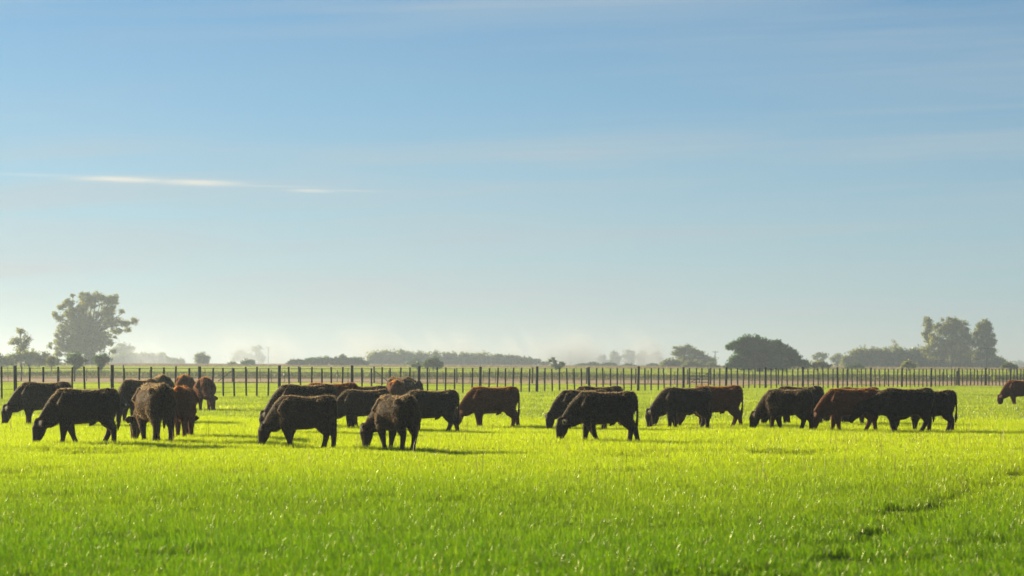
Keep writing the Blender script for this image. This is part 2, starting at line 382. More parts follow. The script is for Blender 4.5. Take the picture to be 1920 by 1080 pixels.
class MB:
    def __init__(s): s.V=[]; s.F=[]
    def add(s, V, Fc):
        b=len(s.V); s.V+=[tuple(v) for v in V]; s.F+=[tuple(i+b for i in f) for f in Fc]; return s
    def tube(s,path,rads,seg=8,up=Vector((0,0,1))): return s.add(*tube_np(path,rads,seg,True,up))
    def box(s,x0,x1,y0,y1,z0,z1):
        return s.add([(x0,y0,z0),(x1,y0,z0),(x1,y1,z0),(x0,y1,z0),(x0,y0,z1),(x1,y0,z1),(x1,y1,z1),(x0,y1,z1)],
                     [(3,2,1,0),(4,5,6,7),(0,1,5,4),(1,2,6,5),(2,3,7,6),(3,0,4,7)])
    def mesh(s,name,smooth=False):
        me=bpy.data.meshes.new(name); me.from_pydata(s.V,[],s.F)
        bm=bmesh.new(); bm.from_mesh(me); bmesh.ops.recalc_face_normals(bm,faces=bm.faces); bm.to_mesh(me); bm.free()
        if smooth: me.polygons.foreach_set('use_smooth',np.ones(len(me.polygons),dtype=bool))
        me.update(); return me
    def build(s,name,mat,parent=None,smooth=False,loc=None): return link(name,s.mesh(name,smooth),mat,parent,loc)

# ------------------------------------------------------------------ cattle
def cow_body_parts(p, r):
    """closed tubes (cow faces +X) joined later into one skin; p = pose"""
    mb = MB(); fat = p.get('fat',1.0)
    T = [(-.615,.92,.10,.09),(-.575,.87,.20,.16),(-.50,.82,.27,.225),(-.38,.80,.295,.265),(-.22,.785,.298,.285),(-.04,.765,.313,.312),
         (.14,.76,.322,.312),(.30,.768,.338,.275),(.43,.765,.325,.235),(.53,.73,.265,.185),(.60,.68,.17,.11)]
    V=[];Fc=[];seg=20
    for (x,zc,hh,hw) in T:
        for k in range(seg):
            a=2*math.pi*k/seg; c,s=math.cos(a),math.sin(a); e=.82
            yy=math.copysign(abs(c)**e,c)*hw*fat; zz=math.copysign(abs(s)**.9,s)*hh
            if s>0: yy*=1-(.40 if x<-.2 else .30)*s**1.3      # narrower along the spine
            V.append((x,yy,zc+zz))
    n=len(T)
    for i in range(n-1):
        for k in range(seg):
            k2=(k+1)%seg; Fc.append((i*seg+k,i*seg+k2,(i+1)*seg+k2,(i+1)*seg+k))
    Fc.append(tuple(range(seg-1,-1,-1))); Fc.append(tuple((n-1)*seg+k for k in range(seg)))
    mb.add(V,Fc)
    # hip bones, shoulder blades
    for sgn in (-1,1):
        mb.tube([(-.28,sgn*.15,.96),(-.34,sgn*.175,.975),(-.42,sgn*.17,.94)],[.06,.07,.06],8)
        mb.tube([(.36,sgn*.12,1.01),(.42,sgn*.19,.80),(.40,sgn*.17,.58)],[(.08,.09),(.13,.12),(.10,.09)],8)
    mb.tube([(.16,0,1.04),(.34,0,1.05),(.46,0,1.02)],[.05,.065,.06],8)
    mb.tube([(-.25,0,1.04),(-.42,0,1.065),(-.54,0,1.055),(-.60,0,.98)],[.05,.06,.055,.04],8)
    # neck
    a=R(p.get('neck',-42)); yaw=R(p.get('yaw',0)); Lk=p.get('neck_len',.60)
    base=Vector((.42,0,.84)); pts=[base-Vector((.12,0,-.01))]; rads=[(.26,.17)]
    for i,t in enumerate((0,.25,.5,.75,1.0)):
        aa=a*(.75+.25*t) if t<1 else a; yy=yaw*t
        d=Vector((math.cos(aa)*math.cos(yy),math.cos(aa)*math.sin(yy),math.sin(aa)))
        pts.append(base+d*Lk*t); rads.append(((.28,.235,.19,.15,.115)[i],(.18,.16,.13,.105,.085)[i]))
    poll=pts[-1]; mb.tube(pts,rads,14)
    # dewlap / throat
    mb.tube([(.50,0,.56),tuple(Vector((.50,0,.56)).lerp(poll,.5)+Vector((0,0,-.07))),tuple(poll+Vector((0,0,-.05)))],[(.10,.05),(.07,.035),(.03,.03)],8)
    # head
    b=R(p.get('head',-82)); hy=yaw*1.15+R(p.get('head_yaw',0))
    hd=Vector((math.cos(b)*math.cos(hy),math.cos(b)*math.sin(hy),math.sin(b)))
    lat=Vector((-math.sin(hy),math.cos(hy),0)); up=hd.cross(lat)*-1
    up=lat.cross(hd)*-1 if False else (hd.cross(lat))
    if up.dot(Vector((math.cos(hy),math.sin(hy),.3)))<0: up=-up      # towards the forehead
    P0=poll-hd*.03+up*.05
    hp=[P0-hd*.055,P0+hd*.01,P0+hd*.11,P0+hd*.21,P0+hd*.32,P0+hd*.40,P0+hd*.455,P0+hd*.485]
    off=[0,-.005,-.022,-.030,-.026,-.022,-.024,-.026]
    hr=[(.055,.06),(.105,.088),(.142,.102),(.122,.088),(.085,.066),(.070,.062),(.072,.070),(.044,.048)]
    mb.tube([q+up*o for q,o in zip(hp,off)],hr,14,up=up)
    mb.tube([P0-hd*.055+up*.03,P0-hd*.03+up*.06,P0+hd*.03+up*.085],[(.035,.05),(.045,.06),(.03,.05)],8)   # poll tuft
    ears=[]
    for sgn in (-1,1):
        e0=P0+hd*.015+lat*sgn*.07+up*.01; ed=(lat*sgn*.85-hd*p.get('earup',.12)-up*.42+Vector((0,0,-.05))).normalized()
        ee=[e0,e0+ed*.05,e0+ed*.12,e0+ed*.18,e0+ed*.22]
        mb.tube(ee,[(.036,.030),(.066,.024),(.078,.022),(.054,.019),(.018,.014)],8,up=hd.cross(ed).cross(ed) if False else hd)
        ears.append((e0+ed*.085+up*.03,ed))
    eyes=[P0+hd*.12+lat*s*.088+up*.035 for s in (-1,1)]
    # legs
    sw=p.get('legs',(0,0,0,0))     # swing of front left, front right, rear left, rear right (forward +)
    for i,sgn in enumerate((1,-1)):
        k=sw[i]; w=.135
        mb.tube([(.36,sgn*.15,.66),(.37,sgn*w,.50),(.375+.30*k,sgn*w,.31),(.37+.48*k,sgn*w*.95,.17),(.365+.62*k,sgn*w*.95,.085),(.385+.66*k,sgn*w*.95,.035),(.395+.68*k,sgn*w*.95,.0)],
                [(.15,.10),(.125,.088),(.074,.064),(.048,.044),(.050,.047),(.058,.055),(.062,.058)],10,up=Vector((1,0,0)))
    for i,sgn in enumerate((1,-1)):
        k=sw[2+i]; w=.135
        mb.tube([(-.36,sgn*.15,.78),(-.37,sgn*.155,.62),(-.43+.12*k,sgn*w,.47),(-.525+.25*k,sgn*w*.95,.34),(-.515+.42*k,sgn*w*.95,.20),(-.500+.56*k,sgn*w*.95,.085),(-.475+.60*k,sgn*w*.95,.035),(-.465+.62*k,sgn*w*.95,.0)],
                [(.21,.12),(.19,.115),(.125,.082),(.074,.058),(.052,.046),(.052,.048),(.058,.055),(.062,.058)],10,up=Vector((1,0,0)))
    # tail
    ts=p.get('tail',0.0)
    tp=[(-.54,0,1.03),(-.60,0,1.0),(-.632,ts*.02,.90),(-.640,ts*.04,.74),(-.635,ts*.07,.56),(-.625,ts*.09,.42),(-.62,ts*.09,.30)]
    mb.tube(tp,[.05,.036,.026,.022,.024,.034,.016],8,up=Vector((1,0,0)))
    if p.get('sheath'): mb.tube([(-.16,0,.475),(-.11,0,.43),(-.06,0,.395)],[.05,.03,.014],8)
    return mb, ears, eyes
def smooth_skin(mb):
    me=mb.mesh('skin'); tmp=bpy.data.objects.new('skin_tmp',me); col.objects.link(tmp)
    md=tmp.modifiers.new('r','REMESH'); md.mode='VOXEL'; md.voxel_size=.017; md.use_smooth_shade=True
    sm=tmp.modifiers.new('s','SMOOTH'); sm.factor=.5; sm.iterations=4
    dg=bpy.context.evaluated_depsgraph_get(); dg.update()
    out=bpy.data.meshes.new_from_object(tmp.evaluated_get(dg),depsgraph=dg)
    bpy.data.objects.remove(tmp); bpy.data.meshes.remove(me)
    return out
def hair_mesh(body, n, length, r):
    nv=len(body.vertices); co=np.empty(nv*3,dtype=np.float32); body.vertices.foreach_get('co',co); co=co.reshape(-1,3)
    nf=len(body.polygons); ce=np.empty(nf*3,dtype=np.float32); body.polygons.foreach_get('center',ce); ce=ce.reshape(-1,3)
    no=np.empty(nf*3,dtype=np.float32); body.polygons.foreach_get('normal',no); no=no.reshape(-1,3)
    ar=np.empty(nf,dtype=np.float32); body.polygons.foreach_get('area',ar); pr=ar/ar.sum()
    k=r.choice(nf,n,p=pr); P=ce[k]+r.normal(0,.005,(n,3)); Nn=no[k]
    keep=P[:,2]>.07; P=P[keep]; Nn=Nn[keep]; n=len(P)
    flow=np.tile(np.array([-.55,0,-.55],dtype=np.float32),(n,1))+r.normal(0,.35,(n,3))
    patch=np.array([mnoise.noise(Vector((float(q[0])*5,float(q[1])*5,float(q[2])*5))) for q in P])
    Lh=.74*length*(.6+.7*r.random(n))*(1+.45*patch); Lh=np.where(P[:,2]<.38,Lh*.45,Lh)
    topf=np.clip((P[:,2]-.95)/.12,0,1); Lh=Lh*(1+1.0*topf); Lh=np.where(P[:,0]>.85,Lh*.4,Lh)
    d=Nn*.42+flow*.8; d/=np.linalg.norm(d,axis=1)[:,None]+1e-6
    side=np.cross(d,r.normal(0,1,(n,3))); side/=np.linalg.norm(side,axis=1)[:,None]+1e-6
    w=.0030+.0024*r.random(n)
    V=np.stack([P-side*w[:,None],P+side*w[:,None],P+d*Lh[:,None]],1).reshape(-1,3)
    mi=((P[:,2]>1.0)|((Nn[:,2]>.55)&(P[:,0]>.45)&(P[:,2]>.55))).astype(np.int32)  # hairs along the back and neck top get the painted rim light
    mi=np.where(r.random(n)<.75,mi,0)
    return mesh_np('hair',V,3,np.arange(n*3),True,mi)
GROUP_COW='cattle grazing in the pasture'
def cow(label, head, top, yg, colr, cx=None, rump=None, pose=None, seed=0, tagc=None, cat='cow', fat=1.0, name='cow'):
    r=np.random.default_rng(100+seed); rr=random.Random(seed)
    p=dict(neck=-43+rr.uniform(-3,3),head=-80+rr.uniform(-8,6),yaw=rr.uniform(-10,10),tail=rr.uniform(-1,1),fat=fat*rr.uniform(.96,1.04),
           legs=tuple(rr.uniform(-.22,.22) for _ in range(4)),sheath=rr.random()<.3)
    if pose: p.update(pose)
    ref=cx if cx is not None else rump
    offg=yg-hor(ref); offt=top-hor(ref); d=H*F/offg; hgt=H*(1-offt/offg); s=hgt/1.115
    th=R(head); X=world_x(ref,d)
    if cx is None: X += math.cos(th)*.66*s
    mb,ears,eyes=cow_body_parts(p,r)
    body=smooth_skin(mb); body.name='cow'
    hide={'k':M_BLACK,'d':M_DARKB,'r':M_RED}[colr]; hair={'k':M_HAIR_K,'d':M_HAIR_D,'r':M_HAIR_R}[colr]
    hm=hair_mesh(body,26000,.032,r)
    root=link(name,body,hide); root.location=(X,d,terr(X,d)-.01); root.rotation_euler=(0,0,th); root.scale=(s,s,s)
    tag(root,label,cat,GROUP_COW)
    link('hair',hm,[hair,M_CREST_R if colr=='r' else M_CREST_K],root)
    for e in eyes:
        bm=bmesh.new(); bmesh.ops.create_uvsphere(bm,u_segments=8,v_segments=6,radius=.017); me=bpy.data.meshes.new('eye'); bm.to_mesh(me); bm.free()
        link('eye',me,M_EYE,root,e)
    if tagc:
        c,ed=ears[0 if tagc[1]>0 else 1]; m=M_TAG_Y if tagc[0]=='y' else M_TAG_W
        MB().box(-.010,.010,-.022,.022,-.028,.022).build('ear_tag',m,root,loc=c)
    return root
COWS=[
 ('black cow grazing at the far left edge behind another black cow',180,715,802,'k',dict(rump=136)),
 ('black cow grazing in full side view, nearest animal on the left, tail hanging',180,727,836,'k',dict(rump=226,pose=dict(tail=.2,legs=(.1,-.25,-.1,.28)))),
 ('dark cow facing the camera with pale streaked face and a tag in its outstretched ear',-122,712,799,'d',dict(cx=262,pose=dict(neck=-38,head=-62,yaw=14,head_yaw=16),tagc=('w',-1))),
 ('dark brown cow from behind with sharp hip bones, before the cow with the streaked face',114,717,833,'d',dict(cx=291,pose=dict(yaw=12))),
 ('brown cow seen straight from behind, right beside the dark cow with sharp hip bones',88,723,825,'r',dict(cx=341,pose=dict(tail=0.0,yaw=4),fat=.92)),
 ('black cow end on by the fence, only its rounded back showing above the others',100,702,773,'k',dict(cx=304,fat=1.15)),
 ('small brown cow end on, between a round black back and a brown cow facing us',92,702,771,'r',dict(cx=347,pose=dict(yaw=25))),
 ('red brown cow facing the camera, head down, standing nearest the fence on the left',-84,706,773,'r',dict(cx=384,pose=dict(neck=-40,head=-70,yaw=26,earup=.0),fat=1.12)),
 ('shaggy dark brown cow with folds on its shoulder, nearest grazing animal left of centre',163,738,843,'d',dict(rump=634,pose=dict(tail=.3,neck=-40,legs=(-.15,.05,.15,-.05)),tagc=('y',-1))),
 ('black cow hidden up to its back behind the shaggy cow with shoulder folds',180,723,820,'k',dict(rump=632)),
 ('brown cow farthest back behind the shaggy cow, only its sunlit backline showing',180,720,808,'r',dict(rump=674)),
 ('dark cow behind a black cow, its back running towards the red rump in the middle',180,722,800,'d',dict(rump=729)),
 ('black cow in side view with its head hidden behind the rump of the shaggy cow',180,729,811,'d',dict(rump=734,pose=dict(legs=(.1,-.1,.1,-.1)))),
 ('red brown cow seen from behind beneath the raised black head in the middle',95,711,776,'r',dict(cx=743)),
 ('black cow behind the red brown rump, head raised with a green ear tag',-52,706,768,'k',dict(cx=752,pose=dict(neck=2,head=-52,yaw=4,neck_len=.5),tagc=('y',1))),
 ('dark brown cow seen from behind with its head turned left to graze, nearest the camera',121,737,846,'d',dict(cx=744,pose=dict(yaw=22,head_yaw=10,tail=.0),tagc=('w',-1))),
 ('black cow in side view directly left of the red brown steer in mid herd',180,728,815,'k',dict(rump=862,pose=dict(legs=(-.1,.15,.25,-.2),sheath=True))),
 ('red brown steer in full side view with a sunlit orange backline in mid herd',180,722,805,'r',dict(rump=975,pose=dict(legs=(.02,-.08,.05,-.22),sheath=True,tail=.0))),
 ('black cow grazing beside and behind the nearer black cow right of centre, face towards us',178,728,809,'k',dict(rump=1142,pose=dict(yaw=16,head_yaw=30))),
 ('black cow hardly visible behind two grazing black cows, only its rump above them',180,722,801,'k',dict(rump=1170)),
 ('black cow grazing in full side view right of centre with its rim lit ear',180,733,834,'k',dict(rump=1197,pose=dict(legs=(-.3,.12,.05,-.28)),tagc=('y',-1))),
 ('dark cow grazing with one ear sticking out left, behind a black cow',176,731,800,'d',dict(rump=1324,pose=dict(yaw=8,head_yaw=20))),
 ('black cow whose rump overlaps a red brown steer on the right',180,726,808,'k',dict(rump=1335)),
 ('red brown steer whose front half is hidden behind a black cow, hind legs apart',180,721,804,'r',dict(rump=1394,pose=dict(legs=(.1,-.15,.22,-.2),sheath=True),tagc=('y',-1))),
 ('black cow behind the shaggy dark cow of the right hand cluster, rump showing above',180,723,801,'k',dict(rump=1546)),
 ('shaggy dark cow turned slightly away, leftmost in front of the right hand cluster',152,729,812,'d',dict(rump=1522)),
 ('red brown cow with orange rim light along its back in the right hand cluster',180,727,812,'r',dict(rump=1647,pose=dict(legs=(-.1,.15,.3,-.2)),fat=1.05)),
 ('black cow behind the red brown one, its lowered head visible beneath that belly',150,724,799,'k',dict(rump=1648)),
 ('black cow in the right hand cluster, only its backline visible behind the walking black cow',180,728,800,'k',dict(rump=1682)),
 ('black cow walking left with its neck stretched forward and head half lowered',180,724,813,'k',dict(rump=1754,pose=dict(neck=-17,head=-52,yaw=0,neck_len=.66,legs=(-.05,-.2,.35,-.05)))),
 ('black cow behind the walking black cow, its hind quarters showing to the right',180,727,811,'k',dict(rump=1795,pose=dict(tail=.2,legs=(.1,.0,.2,-.1)))),
 ('brown cow grazing alone at the right edge, cut off by the frame',176,712,763,'r',dict(rump=1946,tagc=('y',-1))),
]
for i,(lab,head,top,yg,c,kw) in enumerate(COWS): cow(lab,head,top,yg,c,seed=i,**kw)

# ------------------------------------------------------------------ fences
FX0,FY0,FDX,FDY=-19.85,113.8,3.03,5.94
def post_mb(x,y,h,w,d,tiltx=0,tilty=0,seg=8,lean=0):
    z=terr(x,y); p=[(0,0,-.1),(tiltx*.5,tilty*.5,h*.5),(tiltx,tilty,h)]
    return MB().tube(p,[(d,w),(d*.95,w*.95),(d*.92,w*.92)],seg,up=Vector((0,1,0))),(x,y,z)
def wire(parent,a,b,hz,r=.005,name='wire'):
    n=12; pts=[]
    for i in range(n+1):
        t=i/n; x=a[0]+(b[0]-a[0])*t; y=a[1]+(b[1]-a[1])*t; pts.append((x,y,hz))
    MB().tube(pts,[r]*len(pts),5).build(name,M_WIRE,parent)
def build_fence():
    f=tag(empty('fence',(0,0,0)),'long wooden post and batten wire fence running behind the cattle across the field','fence')
    rr=random.Random(5); drops=[]
    for i in range(-2,24):
        x=FX0+FDX*i; y=FY0+FDY*i
        mb,loc=post_mb(x,y,1.48+rr.uniform(-.03,.05),.077,.077,rr.uniform(-.05,.05),rr.uniform(-.02,.02),10)
        mb.build('post',M_POST,f,True,loc)
        if i<23:
            for k in range(1,7):
                t=k/7+rr.uniform(-.008,.008); drops.append((x+FDX*t,y+FDY*t,1.41+rr.uniform(-.03,.035),rr.uniform(-.055,.055)))
    vis=[d for d in drops if abs(d[0]/d[1])<.185]
    vis.sort(key=lambda d:d[1]); near=vis[:100]; rest=[d for d in drops if d not in near]
    for (x,y,h,t) in near:
        mb=MB(); mb.tube([(0,0,.04),(t*.5,0,h*.5),(t,0,h)],[(.028,.041)]*3,6,up=Vector((0,1,0)))
        mb.build('batten',M_POST,f,False,(x,y,terr(x,y)))
    mb=MB()
    for (x,y,h,t) in rest:
        z=terr(x,y); mb.tube([(x,y,z+.04),(x+t*.5,y,z+h*.5),(x+t,y,z+h)],[(.028,.041)]*3,6,up=Vector((0,1,0)))
    o=mb.build('batten',M_POST,f); o['kind']='stuff'
    a=(FX0-2*FDX,FY0-2*FDY); b=(FX0+23*FDX,FY0+23*FDY)
    for hz in (.30,.52,.74,.96,1.18,1.37): wire(f,a,b,hz,.0085 if hz>1.3 else .0055)
build_fence()
def build_fence2():
    f=tag(empty('fence',(0,0,0)),'second thinner wire fence beside the dirt track, running behind the long fence','fence')
    rr=random.Random(9)
    def y2(x): return 238-.12*x
    xs=[-60,40,140,232,330,436,560,702,857,998,1100,1192,1290,1332,1460,1589,1690,1794,1908,2010]
    X=[]
    for px in xs:
        y=238.0
        for _ in range(3): x=world_x(px,y); y=y2(x)
        X.append(x)
    for k,x in enumerate(X):
        y=y2(x); mb,loc=post_mb(x,y,1.30+rr.uniform(-.08,.16),.075 if xs[k] in (1332,1794,702,998,1589) else .06,.07,rr.uniform(-.04,.04),0,8)
        mb.build('post',M_POST,f,True,loc)
    for k in range(len(X)-1):
        if xs[k]==1290: continue
        L=X[k+1]-X[k]; n=max(2,int(L/1.05))
        if len(X)*n>0:
            for j in range(1,n):
                if rr.random()<.12: continue
                x=X[k]+L*j/n+rr.uniform(-.15,.15); y=y2(x); h=1.12+rr.uniform(-.12,.1); t=rr.uniform(-.06,.06)
                MB().tube([(0,0,.03),(t,0,h)],[(.02,.026)]*2,6,up=Vector((0,1,0))).build('batten',M_POST,f,False,(x,y,terr(x,y)))
    # diagonal braces at two strainer posts
    for px,dx in ((702,1.25),(436,-1.3)):
        x=world_x(px,240); y=y2(x)
        MB().tube([(x+.05*(1 if dx>0 else -1),y-.02,1.02),(x+dx,y-.02,.08)],[.04,.04],6).build('brace',M_POST,f,True)
    a=(X[0],y2(X[0])); b=(X[-1],y2(X[-1]))
    gx0=X[xs.index(1290)]; gx1=X[xs.index(1332)]
    for hz in (.3,.6,.9,1.1):
        wire(f,a,(gx0,y2(gx0)),hz,.004); wire(f,(gx1,y2(gx1)),b,hz,.004)
    g=tag(empty('gate',(gx0+.1,y2(gx0),0)),'small wooden field gate with cross rails set in the second fence','gate')
    w=gx1-gx0-.2
    for z in (.18,.42,.66,.92): MB().box(0,w,-.02,.02,z,z+.055).build('rail',M_POST,g)
    for x in (0,w/2,w-.06): MB().box(x,x+.06,-.045,-.021,.12,1.0).build('stile',M_POST,g)
    MB().tube([(.05,.05,.15),(w-.05,.05,.95)],[.025,.025],6).build('diagonal_brace',M_POST,g)
build_fence2()

# ------------------------------------------------------------------ utility poles
def pole(px,ptop,D,label):
    x=world_x(px,D); z0=terr(x,D); zt=world_z(px,ptop,D)
    o=tag(empty('utility_pole',(x,D,z0)),label,'utility pole','utility poles beyond the field'); h=zt-z0
    MB().tube([(0,0,-.2),(0,0,h)],[.17,.12],8,up=Vector((0,1,0))).build('pole',M_POST,o,True)
    ca=MB().box(-1.0,1.0,-.18,-.06,h-.45,h-.28).build('crossarm',M_POST,o)
    for k in (-.85,0,.85): MB().tube([(k,-.12,h-.28),(k,-.12,h-.02)],[.07,.05],6,up=Vector((0,1,0))).build('insulator',M_WIRE,ca)
pole(503,651,1150,'utility pole standing alone in haze above the bushes left of centre')
pole(790,657,1150,'utility pole in front of the long hazy wood, above the dark shrubs')
pole(1069,656,1150,'utility pole standing against drifting dust right of the small bent tree')
pole(1341,658,950,'utility pole between the pale grove and the big dome shaped tree')
pole(1850,650,600,'thin utility pole in front of the right hand wood')
pole(217,652,1150,'faint utility pole just right of the tall eucalyptus')

# ------------------------------------------------------------------ trees
def leaf_set(name,dif,tr): return leaf_mat(name,dif,tr,.42,.03,.4,.35)
L_EUC=leaf_set('eucalyptus_leaves',(.100,.118,.022),(.52,.54,.05))
L_DARK=leaf_set('dark_leaves',(.024,.060,.016),(.12,.26,.025))
L_OLIVE=leaf_set('olive_leaves',(.064,.092,.018),(.36,.40,.04))
L_LIGHT=leaf_set('light_leaves',(.10,.12,.028),(.46,.46,.06))
L_GREEN=leaf_set('green_leaves',(.048,.085,.018),(.18,.25,.03))
def leaves_np(cents, rads, n, size, r):
    k=r.integers(0,len(cents),n); c=cents[k]; rd=rads[k]
    u=r.normal(0,1,(n,3)); u/=np.linalg.norm(u,axis=1)[:,None]; u*=(r.random(n)**.45)[:,None]
    P=c+u*rd
    a=r.normal(0,1,(n,3)); a/=np.linalg.norm(a,axis=1)[:,None]; b=np.cross(a,r.normal(0,1,(n,3))); b/=np.linalg.norm(b,axis=1)[:,None]+1e-6
    s=size*(.55+.9*r.random(n)); a*=s[:,None]*.62; b*=s[:,None]*.36
    return np.stack([P-a,P+b*.8,P+a,P-b],1).reshape(-1,3)
def crown_from(lobes,D,r,clump=.42,dens=1.0,leaf=.26,fill=1.0,origin=(0,0,0),depth=.8):
    """lobes in photo pixels (cx,cy,rx,ry) -> clumped leaves at their real distance and size"""
    cents=[];rads=[];wts=[]
    for (cx,cy,rx,ry) in lobes:
        X=world_x(cx,D); Z=world_z(cx,cy,D); a=1.14*rx/F*D; c=1.18*ry/F*D; b=depth*(a+c)/2
        n=max(3,int(fill*3.2*(a*c)/(clump*clump*(a+c)*(a+c)/4+1e-6)))
        n=min(n,60)
        for _ in range(n):
            u=r.normal(0,1,3); u/=np.linalg.norm(u); u*=r.random()**.4
            q=np.array([X,D,Z])+u*np.array([a,b,c])*(1-clump*.75)
            rr=clump*(a+c)/2*(.6+.7*r.random()); cents.append(q); rads.append(np.array([rr*1.15,rr,rr*.82])); wts.append(rr*rr)
    cents=np.array(cents)-np.array(origin); rads=np.array(rads)
    area=sum(w for w in wts); n=int(dens*area*10.5/(leaf*leaf))
    n=min(n,90000)
    # choose clumps in proportion to their area
    w=np.array(wts)/area; k=r.choice(len(wts),n,p=w)
    u=r.normal(0,1,(n,3)); u/=np.linalg.norm(u,axis=1)[:,None]; u*=(1.42*r.random(n)**.85)[:,None]
    P=cents[k]+u*rads[k]; P=P[P[:,2]>-.1] if True else P; n=len(P)
    a=r.normal(0,1,(n,3)); a/=np.linalg.norm(a,axis=1)[:,None]; b=np.cross(a,r.normal(0,1,(n,3))); b/=np.linalg.norm(b,axis=1)[:,None]+1e-6
    s=leaf*(.55+.9*r.random(n)); a*=s[:,None]*.62; b*=s[:,None]*.36
    V=np.stack([P-a,P+b*.8,P+a,P-b],1).reshape(-1,3)
    return mesh_np('crown',V,4,np.arange(n*4)), cents
TN=[0]
def tree(name,label,cat,D,lobes,base,mat,trunk_r=.3,limbs=6,group=None,leaf=.28,clump=.42,dens=1.0,fill=1.0,kind=None,depth=.8,stems=1):
    TN[0]+=1; r=np.random.default_rng(500+TN[0]); rr=random.Random(TN[0])
    x=world_x(base,D); z=terr(x,D); org=(x,D,z)
    me,cents=crown_from(lobes,D,r,clump,dens,leaf,fill,org,depth)
    if kind=='stuff':
        o=link(name,me,mat,None,org); tag(o,label,cat,group,'stuff'); return o
    o=tag(empty(name,org),label,cat,group)
    link('crown',me,mat,o)
    top=float(cents[:,2].max()); mid=float(np.median(cents[:,2])); mx=float(np.median(cents[:,0]))
    mb=MB()
    for s in range(stems):
        ox=rr.uniform(-.5,.5)*trunk_r*3*(stems>1); fork=mid*rr.uniform(.55,.8)
        fx=mx*.35+ox*2
        mb.tube([(ox,0,-.2),(ox*1.2+fx*.25,0,fork*.4),(fx,0,fork)],[trunk_r*1.25,trunk_r,trunk_r*.75],8,up=Vector((0,1,0)))
        ids=rr.sample(range(len(cents)),min(limbs,len(cents)))
        for i in ids:
            c=cents[i]; f=Vector((fx,0,fork)); c=Vector(c); m=f.lerp(c,.5)+Vector((0,0,.08*(c-f).length))
            mb.tube([f,m,c],[trunk_r*.5,trunk_r*.3,trunk_r*.1],6,up=Vector((0,1,0)))
    mb.build('trunk',M_BARK,o,True)
    return o
def dome(cx,w,top,base,n=7,jit=.15,seed=0):
    """lobes filling a rounded bush between cx-w/2 and cx+w/2"""
    rr=random.Random(seed+int(cx)); L=[]; h=base-top
    for i in range(n):
        t=(i+.5)/n*2-1; hh=h*math.sqrt(max(.1,1-t*t*.92))*(1-jit*rr.random()); rx=w/n*.95
        L.append((cx+t*w/2*.9, base-hh*.5, rx, hh*.52))
    return L
def row(x0,x1,tops,base,seed=0,ry=None):
    """lobes along a hedge line with given tops"""
    rr=random.Random(seed); L=[]; n=len(tops)
    for i,t in enumerate(tops):
        x=x0+(x1-x0)*(i+.5)/n; w=(x1-x0)/n
        h=base-t; L.append((x,t+h*.5,w*.72,h*.52)); L.append((x+rr.uniform(-.3,.3)*w,t+h*.38,w*.5,h*.36))
    return L
def sprays(cx,cy,rx,ry,n,seed,rmin=4,rmax=8):
    rr=random.Random(seed); L=[]
    for _ in range(n):
        a=rr.uniform(0,6.283); q=rr.random()**.5; L.append((cx+rx*q*math.cos(a),cy+ry*q*math.sin(a),rr.uniform(rmin,rmax),rr.uniform(rmin,rmax)*.75))
    return L
# big eucalyptus on the left
EUC=[(168,562,22,14),(185,557,16,10),(153,578,18,12),(205,567,15,14),(215,560,9,8),(200,585,15,14),(127,570,13,8),(115,575,8,6),(135,590,18,13),(104,590,8,7),(113,598,9,6),
     (160,600,22,16),(140,612,22,15),(178,612,18,14),(118,620,13,14),(205,606,15,9),(222,602,12,7),(228,584,7,5),(237,607,12,6),(251,602,8,7),(240,618,8,5),(218,622,14,7),(196,630,16,10),
     (165,634,22,15),(140,640,22,14),(112,645,11,15),(128,655,14,10),(155,656,18,10),(185,650,16,11),(205,642,10,7),(94,648,4,9),(108,663,6,9),(212,658,6,5),(172,668,12,8)]
tree('eucalyptus_tree','tall spreading eucalyptus standing alone above the field on the left','tree',600,EUC+[(160,612,24,18),(150,640,24,16)]+sprays(165,605,66,58,60,3,3.5,7)+sprays(150,650,48,24,24,4,4,7),172,L_EUC,.55,14,leaf=.38,clump=.38,dens=.95,fill=1.15,stems=2)
tree('tree','thin open crowned tree rising from the hedge at the far left','tree',480,[(38,622,9,8),(30,638,12,8),(48,636,11,9),(40,645,16,9),(22,643,7,5),(40,656,14,8)],40,L_LIGHT,.18,8,leaf=.26,dens=.6)
tree('bush','broad dark bush under the thin open crowned tree at the far left','bush',470,dome(55,118,654,686,9),55,L_OLIVE,.15,5,leaf=.3)
tree('bush','rounded bush cut by the left edge of the photo','bush',460,dome(2,50,662,687,5),2,L_OLIVE,.15,4,leaf=.3)
GB='small clipped looking shrubs at the left field edge'
tree('shrub','small light green shrub left of the two round shrubs','bush',370,[(97,674,10,6),(92,680,6,6),(99,684,5,7)],97,L_LIGHT,.08,3,GB,leaf=.2)
tree('shrub','dark round shrub on a narrow foot, left of two beside the eucalyptus','bush',350,[(142,671,18,10),(134,676,12,8),(150,676,13,9),(143,684,10,7),(141,690,5,4)],142,L_DARK,.1,4,GB,leaf=.2,dens=1.3)
tree('shrub','dark round shrub on a narrow foot, directly under the right side of the eucalyptus','bush',350,[(189,671,17,9),(181,675,10,7),(197,675,11,8),(188,684,8,7),(188,690,4,4)],188,L_DARK,.1,4,GB,leaf=.2,dens=1.3)
tree('tree','very faint hazy tree just right of the tall eucalyptus','tree',1300,[(228,652,14,8),(245,654,10,9),(215,658,10,7),(233,664,14,9)],230,L_OLIVE,.4,6,leaf=.7)
tree('far_wood','pale hazy tree mass right of the eucalyptus','wood',1150,row(205,345,[664,660,659,661,660,663,667,672],686,3)+row(215,330,[672]*7,686,4),275,L_OLIVE,leaf=.8,kind='stuff')
